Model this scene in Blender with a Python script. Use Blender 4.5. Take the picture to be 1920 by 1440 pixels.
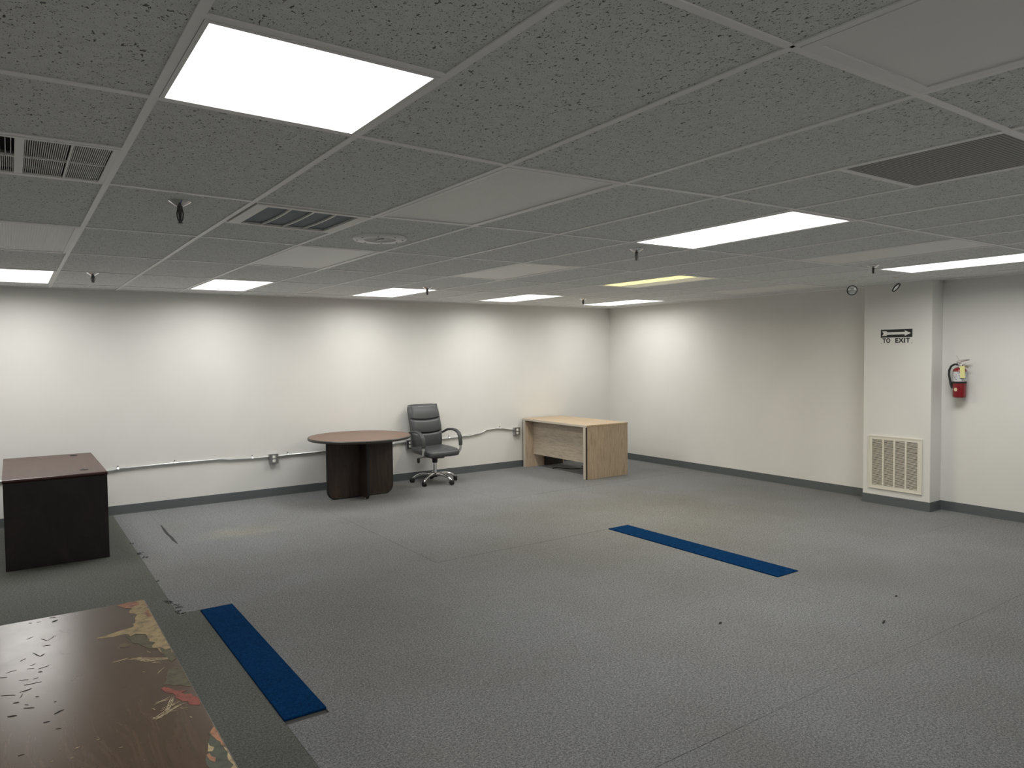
import bpy, bmesh, math, random
from mathutils import Vector, Matrix
random.seed(7)
for o in list(bpy.data.objects): bpy.data.objects.remove(o, do_unlink=True)
scene = bpy.context.scene
COL = scene.collection

# ------------------------------------------------------------------ camera, world, exposure
CAM_Z = 1.7078
YAW, PITCH, ROLL, FPX = 0.6070, -0.0412, -0.0102, 1353.64
def make_camera():
    cy, sy, cp, sp = math.cos(YAW), math.sin(YAW), math.cos(PITCH), math.sin(PITCH)
    f = Vector((sy*cp, cy*cp, sp)); r = Vector((cy, -sy, 0)); u = r.cross(f)
    cr, sr = math.cos(ROLL), math.sin(ROLL)
    R, U = cr*r+sr*u, cr*u-sr*r
    m = Matrix(((R.x, U.x, -f.x, 0), (R.y, U.y, -f.y, 0), (R.z, U.z, -f.z, CAM_Z), (0, 0, 0, 1)))
    cam = bpy.data.cameras.new('camera'); ob = bpy.data.objects.new('camera', cam); COL.objects.link(ob)
    ob.matrix_world = m
    cam.sensor_fit = 'HORIZONTAL'; cam.sensor_width = 36.0; cam.lens = FPX/1920*36.0
    cam.clip_start = 0.05
    scene.camera = ob
make_camera()
W = bpy.data.worlds.new('world'); scene.world = W; W.use_nodes = True
W.node_tree.nodes['Background'].inputs[0].default_value = (0.02, 0.02, 0.02, 1)
W.node_tree.nodes['Background'].inputs[1].default_value = 0.2
vs = scene.view_settings
vs.view_transform = 'Standard'; vs.look = 'None'; vs.gamma = 1.0; vs.use_curve_mapping = False
vs.exposure = 0.0
LAMP_W = 26.5         # light sent down by a lit 2x4 ft ceiling fixture
LENS_E = 2.2          # glow of its lens

# ------------------------------------------------------------------ dimensions
T = 0.6096
GX, GY = -0.2512, 1.0701
H = 2.4425
YB = 8.904            # back wall
XR = 8.15             # right wall
XL, YF = -3.45, -2.75 # walls out of view
XC, YC0, YC1 = 7.917, 3.70, 4.43   # column in front of the right wall
def gx(i): return GX+i*T
def gy(j): return GY+j*2*T
SAG = {(1,1):.0047,(1,2):.003,(1,3):.0024,(1,4):.004,(1,5):.003,(2,1):-.0046,(2,2):-.0041,(2,3):.002,(2,5):.002,
 (3,1):-.0177,(3,2):-.0133,(3,3):-.0038,(4,0):.0049,(4,1):-.0082,(4,2):-.0051,(4,3):-.0027,(4,4):-.004,(5,0):.0037,
 (5,1):.0052,(5,3):-.0027,(6,1):.0096,(6,3):-.003,(7,1):.0121,(7,4):-.004,(8,1):.0095,(8,3):-.003,(8,4):-.006,(9,1):.0105,
 (10,1):.0105,(11,1):.009,(12,1):.006,(6,0):.006,(7,0):.006,(8,0):.006}
def sag(x, y):
    u, v = (x-GX)/T, (y-GY)/(2*T)
    i, j = math.floor(u), math.floor(v); a, b = u-i, v-j
    g = lambda p, q: SAG.get((p, q), 0.0)
    return (g(i,j)*(1-a)+g(i+1,j)*a)*(1-b)+(g(i,j+1)*(1-a)+g(i+1,j+1)*a)*b

# ------------------------------------------------------------------ mesh helpers
class MB:
    def __init__(s): s.v = []; s.f = []
    def add(s, vs_, fs):
        n = len(s.v); s.v += [tuple(p) for p in vs_]; s.f += [tuple(i+n for i in f) for f in fs]; return s
    def box(s, x0, x1, y0, y1, z0, z1):
        return s.add([(x0,y0,z0),(x1,y0,z0),(x1,y1,z0),(x0,y1,z0),(x0,y0,z1),(x1,y0,z1),(x1,y1,z1),(x0,y1,z1)],
                     [(3,2,1,0),(4,5,6,7),(0,1,5,4),(1,2,6,5),(2,3,7,6),(3,0,4,7)])
    def prism(s, pts, z0, z1):
        n = len(pts)
        return s.add([(x,y,z0) for x,y in pts]+[(x,y,z1) for x,y in pts],
                     [tuple(range(n-1,-1,-1)), tuple(range(n,2*n))]+[(i,(i+1)%n,n+(i+1)%n,n+i) for i in range(n)])
    def lathe(s, prof, n=24, c=(0,0,0)):
        m = len(prof); V = []
        for k in range(n):
            a = 2*math.pi*k/n
            V += [(c[0]+r*math.cos(a), c[1]+r*math.sin(a), c[2]+z) for r, z in prof]
        F = [(k*m+i, ((k+1)%n)*m+i, ((k+1)%n)*m+i+1, k*m+i+1) for k in range(n) for i in range(m-1)]
        F.append(tuple(k*m for k in range(n-1,-1,-1))); F.append(tuple(k*m+m-1 for k in range(n)))
        return s.add(V, F)
    def tube(s, path, r, n=10, sx=1.0, side=None):
        P = [Vector(p) for p in path]; m = len(P); V = []; prev = None
        for k, p in enumerate(P):
            t = (P[min(k+1,m-1)]-P[max(k-1,0)]).normalized()
            if side is not None: a = Vector(side)
            elif prev is not None: a = prev
            else: a = Vector((0,0,1)) if abs(t.z) < .9 else Vector((1,0,0))
            a = (a-t*a.dot(t)).normalized(); prev = a; b = t.cross(a)
            rr = r[k] if isinstance(r, (list, tuple)) else r
            for q in range(n):
                g = 2*math.pi*(q+.5)/n
                V.append(tuple(p+a*(rr*sx*math.cos(g))+b*(rr*math.sin(g))))
        F = [(k*n+q, k*n+(q+1)%n, (k+1)*n+(q+1)%n, (k+1)*n+q) for k in range(m-1) for q in range(n)]
        F.append(tuple(range(n-1,-1,-1))); F.append(tuple((m-1)*n+q for q in range(n)))
        return s.add(V, F)
    def grid(s, fn, nu, nv):
        V = [fn(i/nu, j/nv) for j in range(nv+1) for i in range(nu+1)]
        return s.add(V, [(j*(nu+1)+i, j*(nu+1)+i+1, (j+1)*(nu+1)+i+1, (j+1)*(nu+1)+i) for j in range(nv) for i in range(nu)])
    def superell(s, c, r, e1=.35, e2=.35, nu=28, nv=14):
        pw = lambda w, e: math.copysign(abs(w)**e, w)
        V = []
        for j in range(1, nv):
            v = -math.pi/2+math.pi*j/nv
            for i in range(nu):
                u = 2*math.pi*i/nu
                V.append((c[0]+r[0]*pw(math.cos(v),e1)*pw(math.cos(u),e2), c[1]+r[1]*pw(math.cos(v),e1)*pw(math.sin(u),e2), c[2]+r[2]*pw(math.sin(v),e1)))
        n = len(V); V += [(c[0],c[1],c[2]-r[2]), (c[0],c[1],c[2]+r[2])]
        F = [(j*nu+i, j*nu+(i+1)%nu, (j+1)*nu+(i+1)%nu, (j+1)*nu+i) for j in range(nv-2) for i in range(nu)]
        F += [(n, (i+1)%nu, i) for i in range(nu)]+[(n+1, (nv-2)*nu+i, (nv-2)*nu+(i+1)%nu) for i in range(nu)]
        return s.add(V, F)
    def xf(s, fn): s.v = [tuple(fn(*p)) for p in s.v]; return s
    def mesh(s, name, bevel=0, smooth=False, seg=2):
        me = bpy.data.meshes.new(name); me.from_pydata(s.v, [], s.f)
        bm = bmesh.new(); bm.from_mesh(me)
        bmesh.ops.recalc_face_normals(bm, faces=bm.faces[:])
        if bevel:
            ed = [e for e in bm.edges if len(e.link_faces) == 2 and e.calc_face_angle(0) > .6]
            bmesh.ops.bevel(bm, geom=ed, offset=bevel, segments=seg, affect='EDGES', profile=.5, clamp_overlap=True)
        bm.to_mesh(me); bm.free()
        if smooth:
            for p in me.polygons: p.use_smooth = True
            try: me.set_sharp_from_angle(angle=.7)
            except Exception: pass
        return me
def obj(name, mb, mat, parent=None, bevel=0, smooth=False, label=None, seg=2):
    me = mb.mesh(name, bevel, smooth, seg) if isinstance(mb, MB) else mb
    if not me.materials: me.materials.append(mat)
    o = bpy.data.objects.new(name, me); COL.objects.link(o)
    if parent is not None: o.parent = parent
    if label: o['label'] = label
    return o
def tag(o, label, cat, group=None):
    o['label'] = label; o['category'] = cat
    if group: o['group'] = group
    return o
def thing(name, label, cat, loc=(0,0,0), rotz=0, group=None):
    o = bpy.data.objects.new(name, None); COL.objects.link(o)
    o.empty_display_size = .1; o.location = loc; o.rotation_euler = (0,0,rotz)
    return tag(o, label, cat, group)
def struct(name, mb, mat, **k):
    o = obj(name, mb, mat, **k); o['kind'] = 'structure'; return o
def ceil_mb(mb, root):       # mesh given in world x, y and height relative to the ceiling -> local to root, following the sag
    L = root.location
    return mb.xf(lambda x, y, z: (x-L[0], y-L[1], z+H+sag(x, y)-L[2]))

# ------------------------------------------------------------------ materials
def new_mat(name, color=(.5,.5,.5), rough=.5, metal=0, emit=None, strength=0, spec=None, coat=0):
    m = bpy.data.materials.new(name); m.use_nodes = True
    b = m.node_tree.nodes['Principled BSDF']
    b.inputs['Base Color'].default_value = (*color, 1); b.inputs['Roughness'].default_value = rough
    b.inputs['Metallic'].default_value = metal
    if spec is not None: b.inputs['Specular IOR Level'].default_value = spec
    if coat: b.inputs['Coat Weight'].default_value = coat; b.inputs['Coat Roughness'].default_value = .15
    if emit: b.inputs['Emission Color'].default_value = (*emit, 1); b.inputs['Emission Strength'].default_value = strength
    return m
class NT:
    def __init__(s, m): s.t = m.node_tree; s.b = s.t.nodes['Principled BSDF']
    def n(s, typ, **k):
        o = s.t.nodes.new(typ)
        for a, v in k.items():
            if a.startswith('_'): setattr(o, a[1:], v)
            else: o.inputs[a.replace('__', ' ')].default_value = v
        return o
    def l(s, a, b): s.t.links.new(a, b)
    def coord(s, kind='Object', scale=(1,1,1)):
        if kind == 'World': c = s.n('ShaderNodeNewGeometry').outputs['Position']
        else: c = s.n('ShaderNodeTexCoord').outputs[kind]
        mp = s.n('ShaderNodeMapping'); mp.inputs['Scale'].default_value = scale; s.l(c, mp.inputs['Vector']); return mp.outputs['Vector']
    def ramp(s, fac, stops, interp='LINEAR'):
        r = s.n('ShaderNodeValToRGB'); r.color_ramp.interpolation = interp
        e = r.color_ramp.elements
        while len(e) < len(stops): e.new(.5)
        for el, (p, c) in zip(e, stops): el.position = p; el.color = (*c, 1) if len(c) == 3 else c
        s.l(fac, r.inputs[0]); return r.outputs[0]
    def mix(s, fac, a, b, mode='MIX'):
        m = s.n('ShaderNodeMix', _data_type='RGBA', _blend_type=mode)
        if isinstance(fac, (int, float)): m.inputs[0].default_value = fac
        else: s.l(fac, m.inputs[0])
        for q, idx in ((a, 6), (b, 7)):
            if isinstance(q, tuple): m.inputs[idx].default_value = (*q, 1)
            else: s.l(q, m.inputs[idx])
        return m.outputs[2]
    def bump(s, h, strength=.3, dist=.002):
        b = s.n('ShaderNodeBump', Strength=strength, Distance=dist); s.l(h, b.inputs['Height']); s.l(b.outputs[0], s.b.inputs['Normal'])
def noise(n, vec, scale, detail=3, rough=.5, dist=0):
    o = n.n('ShaderNodeTexNoise', Scale=scale, Detail=detail, Roughness=rough, Distortion=dist); n.l(vec, o.inputs['Vector']); return o.outputs[0]

def m_carpet(name, c0, c1, c2, tint_patches=(), spec=.15):
    m = new_mat(name, c1, .95, spec=spec); n = NT(m); v = n.coord('World')
    f = noise(n, v, 260, 2, .7)
    v2 = n.coord('World', (1,1,1)); g = noise(n, v2, 90, 3, .6)
    add = n.n('ShaderNodeMath', _operation='MULTIPLY_ADD'); n.l(g, add.inputs[0]); add.inputs[1].default_value = .45
    sc = n.n('ShaderNodeMath', _operation='MULTIPLY'); n.l(f, sc.inputs[0]); sc.inputs[1].default_value = .55
    n.l(sc.outputs[0], add.inputs[2])
    col = n.ramp(add.outputs[0], [(.39, c0), (.5, c1), (.61, c2)])
    big = noise(n, v, .9, 4, .55)
    col = n.mix(n.ramp(big, [(.35, (0,0,0)), (.7, (1,1,1))]), col, n.mix(1.0, col, (.86,.84,.80), 'MULTIPLY'))
    for (sx, sy, rx, ry, amt, tint) in tint_patches:
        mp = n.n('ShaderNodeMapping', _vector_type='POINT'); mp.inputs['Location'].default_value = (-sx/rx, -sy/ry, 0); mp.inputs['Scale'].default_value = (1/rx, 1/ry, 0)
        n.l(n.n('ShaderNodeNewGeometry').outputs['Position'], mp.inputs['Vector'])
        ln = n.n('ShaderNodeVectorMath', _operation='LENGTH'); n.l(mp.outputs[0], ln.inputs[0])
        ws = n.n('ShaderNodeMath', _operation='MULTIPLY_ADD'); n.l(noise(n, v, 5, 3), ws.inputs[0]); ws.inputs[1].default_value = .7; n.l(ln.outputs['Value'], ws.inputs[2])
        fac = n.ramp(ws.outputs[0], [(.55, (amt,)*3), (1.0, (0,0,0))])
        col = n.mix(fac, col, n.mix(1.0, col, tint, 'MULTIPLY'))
    n.l(col, n.b.inputs['Base Color']); n.bump(add.outputs[0], .6, .004)
    return m
def m_tile():
    m = new_mat('ceiling_tile', (.6,.6,.58), .9, spec=.2); n = NT(m)
    v = n.coord('World', (1.0, .6, 1)); a = noise(n, v, 110, 2, .6, .5)
    fis = n.ramp(a, [(.63, (0,0,0)), (.66, (1,1,1))])
    v2 = n.coord('World'); b = noise(n, v2, 230, 1, .5)
    pin = n.ramp(b, [(.66, (0,0,0)), (.70, (1,1,1))])
    k = n.mix(1.0, fis, pin, 'LIGHTEN')
    base = n.mix(n.ramp(noise(n, v2, 420, 2), [(.4, (0,0,0)), (.6, (1,1,1))]), (.80,.815,.81), (.88,.895,.89))
    mo = n.mix(n.ramp(noise(n, v2, 25, 4), [(.35, (0,0,0)), (.7, (1,1,1))]), base, n.mix(1.0, base, (.9,.9,.9), 'MULTIPLY'))
    n.l(n.mix(k, mo, (.15,.15,.145)), n.b.inputs['Base Color'])
    n.bump(k, -.5, .003); return m
def m_wood(name, c0, c1, c2, scale=(1,1,1), rough=.4, freq=6.0, coat=0, spec=None):
    m = new_mat(name, c1, rough, coat=coat, spec=spec); n = NT(m); v = n.coord('Object', scale)
    a = noise(n, v, freq, 5, .6, .8); b = noise(n, v, freq*8, 3, .6)
    ad = n.n('ShaderNodeMath', _operation='MULTIPLY_ADD'); n.l(b, ad.inputs[0]); ad.inputs[1].default_value = .3; n.l(a, ad.inputs[2])
    n.l(n.ramp(ad.outputs[0], [(.45, c0), (.63, c1), (.85, c2)]), n.b.inputs['Base Color']); n.bump(ad.outputs[0], .08, .001)
    return m
def m_laminate():
    m = new_mat('worn_brown_laminate', (.06,.04,.027), .3, spec=.55); n = NT(m); v = n.coord('Object', (1, .28, 1))
    warp = noise(n, v, 3.2, 2, .5)
    vm = n.n('ShaderNodeVectorMath', _operation='MULTIPLY_ADD'); n.l(warp, vm.inputs[0]); vm.inputs[1].default_value = (.55,.2,0); n.l(v, vm.inputs[2])
    w = n.n('ShaderNodeTexWave', _wave_type='BANDS', _bands_direction='X', Scale=5.0, Distortion=1.6, Detail=2.0); n.l(vm.outputs[0], w.inputs['Vector'])
    st = noise(n, n.coord('Object', (90, 2.5, 1)), 1.0, 4, .6)
    col = n.ramp(w.outputs[1], [(0, (.066,.040,.023)), (.5, (.074,.045,.027)), (.85, (.081,.050,.031)), (1, (.070,.042,.025))])
    col = n.mix(n.ramp(st, [(.4, (.0,)*3), (.75, (.55,)*3)]), col, (.045,.026,.016))
    n.l(col, n.b.inputs['Base Color'])
    rg = n.ramp(noise(n, n.coord('Object'), 14, 5, .65), [(.3, (.245,)*3), (.75, (.28,)*3)]); n.l(rg, n.b.inputs['Roughness'])
    n.bump(st, .06, .001); return m
def m_wall():
    m = new_mat('wall_paint', (.74,.73,.70), .65, spec=.3); n = NT(m); v = n.coord('World')
    col = n.mix(n.ramp(noise(n, v, 1.3, 4), [(.35, (0,0,0)), (.7, (1,1,1))]), (.725,.717,.687), (.765,.757,.727))
    n.l(col, n.b.inputs['Base Color']); n.bump(noise(n, v, 180, 3), .08, .001); return m
def m_dots(name, base, hole, scale, thr, rough=.6, bump=False):
    m = new_mat(name, base, rough); n = NT(m); v = n.coord('World')
    vo = n.n('ShaderNodeTexVoronoi', _voronoi_dimensions='2D', Scale=scale, Randomness=0.0); n.l(v, vo.inputs['Vector'])
    if bump:
        n.bump(vo.outputs['Distance'], 1.0, .006)
    else:
        n.l(n.mix(n.ramp(vo.outputs['Distance'], [(thr-.04, (1,1,1)), (thr+.04, (0,0,0))]), base, hole), n.b.inputs['Base Color'])
    return m
def m_label():
    m = new_mat('extinguisher_label', (.55,.56,.56), .35); n = NT(m)
    a = noise(n, n.coord('Object', (1,1,2.2)), 60, 2, .6)
    b = noise(n, n.coord('Object', (1,1,1)), 22, 1, .5)
    n.l(n.mix(n.ramp(a, [(.55, (0,0,0)), (.6, (1,1,1))]), (.62,.63,.64), n.mix(b, (.2,.2,.22), (.12,.13,.22))), n.b.inputs['Base Color']); return m

M = {}
M['wall'] = m_wall()
M['base'] = new_mat('baseboard_vinyl', (.105,.118,.122), .5)
M['seam'] = new_mat('seam_shadow_gap', (.03,.03,.03), .9)
M['tile'] = m_tile()
M['tee'] = new_mat('grid_metal', (.94,.94,.93), .4)
M['deck'] = new_mat('plenum_deck', (.05,.05,.05), .9)
M['slab'] = new_mat('subfloor', (.06,.06,.058), .9)
TINT_PATCHES = [(1.80,7.25,.75,.42,.8,(1.22,1.18,1.0)), (2.0,4.4,1.3,1.6,.5,(.92,.92,.86))]  # soft-edged tint patches: one paler and warmer, one slightly darker
M['carpet'] = m_carpet('grey_carpet', (.092,.096,.101), (.190,.196,.203), (.315,.322,.327), TINT_PATCHES)
M['carpet_dark'] = m_carpet('olive_grey_carpet', (.06,.064,.058), (.115,.121,.112), (.185,.19,.178))
M['carpet_blue'] = m_carpet('blue_carpet', (.001,.017,.065), (.0015,.030,.105), (.004,.047,.145), spec=.03)
M['fray'] = new_mat('carpet_thread', (.03,.033,.033), .9)
M['lens_on'] = new_mat('lit_lens', (.8,.8,.8), .5, emit=(1.0,.985,.95), strength=LENS_E)
M['lens_yel'] = new_mat('failing_yellow_lens', (.8,.75,.5), .5, emit=(1.0,.86,.36), strength=1.15)
M['lens_half'] = new_mat('faintly_glowing_lens', (.86,.84,.72), .4, emit=(1.0,.90,.55), strength=.16)  # faint emission stands in for lamp light reaching this half
M['lens_off'] = m_dots('unlit_prismatic_lens', (.88,.87,.85), (.5,.5,.5), 75, .3, .35, True)
M['lens_plain'] = new_mat('plain_white_lens', (.88,.875,.86), .4)
M['frame'] = new_mat('fixture_frame', (.88,.88,.87), .4)
M['white'] = new_mat('white_metal', (.80,.79,.75), .4)
M['cream'] = new_mat('cream_enamel', (.74,.71,.62), .4)
M['dark'] = new_mat('dark_cavity', (.012,.012,.013), .9)
M['ventback'] = new_mat('vent_backing', (.34,.345,.33), .8)
M['diffback'] = new_mat('diffuser_backing', (.24,.27,.30), .7)
M['perf'] = m_dots('perforated_panel', (.42,.42,.40), (.03,.03,.03), 70, .33)
M['spk'] = m_dots('speaker_grille', (.86,.85,.81), (.25,.25,.25), 110, .25)
M['chrome'] = new_mat('chrome', (.85,.85,.85), .12, 1)
M['steel'] = new_mat('galvanized_steel', (.42,.43,.44), .38, 1)
M['conduit'] = new_mat('conduit_metal', (.68,.69,.69), .34, 1)
M['brass'] = new_mat('sprinkler_metal', (.10,.10,.10), .35, .8)
M['blk'] = new_mat('black_plastic', (.012,.012,.013), .45)
M['rubber'] = new_mat('black_rubber', (.018,.018,.018), .7)
M['leather'] = new_mat('charcoal_leather', (.058,.062,.065), .4)
M['arm'] = new_mat('armrest_padding', (.045,.048,.05), .5)
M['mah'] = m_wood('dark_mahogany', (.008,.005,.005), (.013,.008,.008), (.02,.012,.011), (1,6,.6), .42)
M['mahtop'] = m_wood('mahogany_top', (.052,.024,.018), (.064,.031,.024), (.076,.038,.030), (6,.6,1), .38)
M['mahedge'] = new_mat('mahogany_edge', (.05,.015,.013), .3)
M['rtop'] = m_wood('walnut_round_top', (.12,.066,.042), (.15,.084,.054), (.18,.102,.066), (.6,5,1), .4)
M['rbase'] = m_wood('dark_walnut_panel', (.018,.010,.007), (.034,.020,.014), (.055,.033,.023), (6,6,.6), .5)
M['lwv'] = m_wood('light_oak_vertical', (.36,.275,.195), (.46,.36,.265), (.55,.44,.335), (7,7,.8), .5)
M['lwh'] = m_wood('light_oak_horizontal', (.34,.28,.215), (.44,.37,.29), (.52,.45,.36), (7,.8,6), .5)
M['lwt'] = m_wood('light_oak_top', (.40,.30,.19), (.48,.365,.24), (.54,.42,.29), (7,.7,1), .45)
M['lwe'] = new_mat('light_oak_edge', (.50,.45,.38), .5)
M['lam'] = m_laminate()
M['rim'] = new_mat('dark_grey_brown_rim', (.050,.044,.040), .4)
M['dkbrown'] = new_mat('dark_brown_panel', (.02,.012,.009), .5)
M['red'] = new_mat('red_enamel', (.21,.010,.014), .25, coat=.4)
M['label'] = m_label()
M['yellow'] = new_mat('yellow_card', (.72,.70,.30), .6)
M['ink'] = new_mat('sign_black', (.012,.013,.015), .5)
M['paper'] = new_mat('sign_white', (.74,.73,.70), .45)
M['outlet'] = new_mat('outlet_white', (.85,.84,.80), .4)
M['glass'] = new_mat('lamp_lens', (.75,.77,.77), .12, .6)
M['gold'] = new_mat('gold_sticker', (.75,.62,.42), .35, .3)
for k, c in dict(beige=(.27,.205,.11), pink=(.26,.125,.08), olive=(.085,.074,.045), tan=(.11,.08,.048), redw=(.20,.058,.043), green=(.066,.070,.050), orange=(.31,.15,.082), sand=(.36,.28,.16), scratch=(.50,.42,.28), mark=(.012,.010,.008)).items():
    m = new_mat('wear_'+k, c, .75); n = NT(m)
    a = noise(n, n.coord('Object'), 35, 5, .65)
    n.l(n.ramp(a, [(.34, tuple(q*.5+.012 for q in c)), (.52, c), (.75, tuple(min(1, q*1.2) for q in c))]), n.b.inputs['Base Color']); M['w_'+k] = m

# ------------------------------------------------------------------ room shell
fl = struct('floor', MB().box(XL, XR, YF, YB, -.12, -.006), M['slab'])
struct('wall_back', MB().box(XL-.1, XR+.1, YB, YB+.12, -.12, H+.35), M['wall'])
struct('wall_right', MB().box(XR, XR+.12, YF-.1, YB, -.12, H+.35), M['wall'])
struct('wall_left', MB().box(XL-.12, XL, YF-.1, YB, -.12, H+.35), M['wall'])
struct('wall_front', MB().box(XL, XR, YF-.12, YF, -.12, H+.35), M['wall'])
struct('wall_column', MB().box(XC, XR, YC0, YC1, -.006, H+.3), M['wall'], bevel=.006)
def baseboard(name, pieces):
    mb = MB()
    for (x0, x1, y0, y1, ax, sgn) in pieces:
        # cove base: tall thin sheet with a small toe at the bottom
        if ax == 'y':
            y = y0; mb.box(x0, x1, min(y, y+sgn*.004), max(y, y+sgn*.004), 0, .098); mb.box(x0, x1, min(y, y+sgn*.013), max(y, y+sgn*.013), 0, .007)
        else:
            x = x0; mb.box(min(x, x+sgn*.004), max(x, x+sgn*.004), y0, y1, 0, .098); mb.box(min(x, x+sgn*.013), max(x, x+sgn*.013), y0, y1, 0, .007)
    return struct(name, mb, M['base'])
baseboard('baseboard_back', [(XL, XR, YB, YB, 'y', -1)])
baseboard('baseboard_right', [(XR, XR, YF, YC0-.001, 'x', -1), (XR, XR, YC1+.001, YB-.004, 'x', -1)])
baseboard('baseboard_column', [(XC, XC, YC0-.004, YC1+.004, 'x', -1), (XC, XR-.004, YC0, YC0, 'y', -1), (XC, XR-.004, YC1, YC1, 'y', 1)])
baseboard('baseboard_left', [(XL, XL, YF, YB-.013, 'x', 1)])
# carpet pieces
def carpet(x0, x1, y0, y1, mat, dz=0.0):
    g = .0003
    return obj('carpet_tile', MB().box(x0+g, x1-g, y0+g, y1-g, -.006, dz), mat, fl, bevel=.0008, seg=1)
SX, SY = .865, 5.175
XS = [1.205, 2.83, 4.70, 6.55, XR]
YS = [YF, -1.6, .22, 2.06, 3.30, 5.19, 7.03, YB]
for b in range(len(YS)-1):
    y0, y1 = YS[b], YS[b+1]
    for a in range(4):
        x0, x1 = XS[a], XS[a+1]
        if b == 4 and a == 3-1: x0 = 4.985
        if b == 4 and a == 1: x1 = 4.722
        if b < 4 and a == 0: x0 = 1.0
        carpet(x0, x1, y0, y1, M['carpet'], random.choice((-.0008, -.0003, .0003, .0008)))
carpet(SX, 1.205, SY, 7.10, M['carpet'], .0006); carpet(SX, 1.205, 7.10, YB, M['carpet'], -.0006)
for (x0, x1, y0, y1) in [(XL, -1.3, YF, .2), (-1.3, 1.0, YF, .2), (XL, -.6, .2, 3.0), (-.6, 1.0, .2, 3.30), (XL, -.6, 3.0, 5.9), (-.6, 1.0, 3.30, SY), (-.6, SX, SY, 7.4), (-.6, SX, 7.4, YB), (XL, -.6, 5.9, YB)]:
    carpet(x0, x1, y0, y1, M['carpet_dark'], .0004)
# loose fibres along the cut seam
def fray(cx, cy, n, r, seed):
    rnd = random.Random(seed); mb = MB()
    for _ in range(n):
        a = rnd.uniform(0, 6.28); l = rnd.uniform(.3, 1)*r; x = cx+rnd.uniform(-r, r)*.5; y = cy+rnd.uniform(-r, r)*1.2
        mb.tube([(x, y, .002), (x+.4*l*math.cos(a), y+.4*l*math.sin(a), .006), (x+l*math.cos(a+.5), y+l*math.sin(a+.5), .0025)], .0018, 4)
    o = obj('frayed_threads', mb, M['fray'], fl); o['kind'] = 'stuff'
for k, (x, y, n, r) in enumerate([(.870, 6.98, 7, .034), (.895, 6.83, 8, .03), (.870, 6.05, 3, .02), (.858, 5.46, 12, .034), (.882, 5.335, 9, .036), (.878, 5.20, 9, .032), (.870, 7.4, 3, .02)]):
    fray(x, y, n, r, k)
# opened seam beside the left desk
mb = MB(); pts = [(1.212,8.05),(1.205,7.80),(1.200,7.62),(1.208,7.45),(1.204,7.30),(1.212,7.16)]
for k in range(len(pts)-1):
    (a, b), (c, d) = pts[k], pts[k+1]; w0 = .004 if k in (0,) else .011; w1 = .003 if k == len(pts)-2 else .011
    mb.add([(a-w0,b,.0012),(a+w0,b,.0012),(c+w1,d,.0012),(c-w1,d,.0012),(a-w0,b,.0022),(a+w0,b,.0022),(c+w1,d,.0022),(c-w1,d,.0022)],
           [(3,2,1,0),(4,5,6,7),(0,1,5,4),(1,2,6,5),(2,3,7,6),(3,0,4,7)])
obj('open_seam', mb, M['fray'], fl)
# small dark scraps on the carpet
for (x, y, a, l) in [(3.62, 2.94, 0, .012), (4.46, 2.35, .3, .03), (5.0, 2.55, 0, .012)]:
    mb = MB().tube([(x-l*math.cos(a), y-l*math.sin(a), .004), (x, y, .006), (x+l*math.cos(a), y+l*math.sin(a), .004)], [.003,.005,.003], 6)
    obj('lint_speck', mb, M['fray'], fl)
o = obj('carpet_strip', MB().box(1.002, 1.208, 3.345, 5.155, -.005, .007), M['carpet_blue'], bevel=.003)
tag(o, 'dark blue carpet strip nearest the camera, beside the worn brown table', 'carpet strip', 'blue carpet strips let into the floor')
o = obj('carpet_strip', MB().box(4.726, 4.981, 3.295, 5.186, -.005, .006), M['carpet_blue'], bevel=.002)
tag(o, 'blue carpet strip further off, in the open floor before the pale wood desk', 'carpet strip', 'blue carpet strips let into the floor')

# ------------------------------------------------------------------ ceiling grid
ce = struct('ceiling', MB().box(XL, XR, YF, YB, H+.22, H+.30), M['deck'])
I0, I1, J0, J1 = -5.25, (XR-GX)/T, -3, (YB-GY)/(2*T)
ilines = [i for i in range(-5, 14)]
jlines = [j for j in range(-3, 7)]
def clampx(i): return min(max(gx(i), XL+.001), XR-.001)
def clampy(j): return min(max(gy(j), YF+.001), YB-.001)
def tee(name, pts, ax, w=.012):
    mb = MB()
    for (a, b) in zip(pts[:-1], pts[1:]):
        za, zb = H+sag(*a), H+sag(*b); V = []
        for z0, z1 in ((-.0015, -.0015), (.003, .003)):
            if ax == 'y': V += [(a[0]-w,a[1],za+z0),(a[0]+w,a[1],za+z0),(b[0]+w,b[1],zb+z1),(b[0]-w,b[1],zb+z1)]
            else: V += [(a[0],a[1]-w,za+z0),(b[0],b[1]-w,zb+z1),(b[0],b[1]+w,zb+z1),(a[0],a[1]+w,za+z0)]
        mb.add(V, [(3,2,1,0),(4,5,6,7),(0,1,5,4),(1,2,6,5),(2,3,7,6),(3,0,4,7)])
    return obj(name, mb, M['tee'], ce)
for i in ilines:
    tee('grid_runner', [(gx(i), clampy(j)) for j in [-4]+jlines+[7]], 'y')
for j in jlines:
    tee('cross_tee', [(clampx(i), gy(j)) for i in [-6]+ilines+[14]], 'x', .0115)
def half_tee(i, j): tee('cross_tee', [(gx(i), gy(j)), (gx(i+1), gy(j))], 'x', .0115)
mb = MB()
for (x0, x1, y0, y1) in [(XL, XR, YB-.022, YB), (XL, XR, YF, YF+.022), (XL, XL+.022, YF, YB), (XR-.022, XR, YF, YC0), (XR-.022, XR, YC1, YB), (XC-.022, XC, YC0-.022, YC1+.022), (XC, XR, YC0-.022, YC0), (XC, XR, YC1, YC1+.022)]:
    mb.box(x0, x1, y0, y1, H-.003, H+.004)
struct('trim_1', mb, M['tee'])
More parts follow.
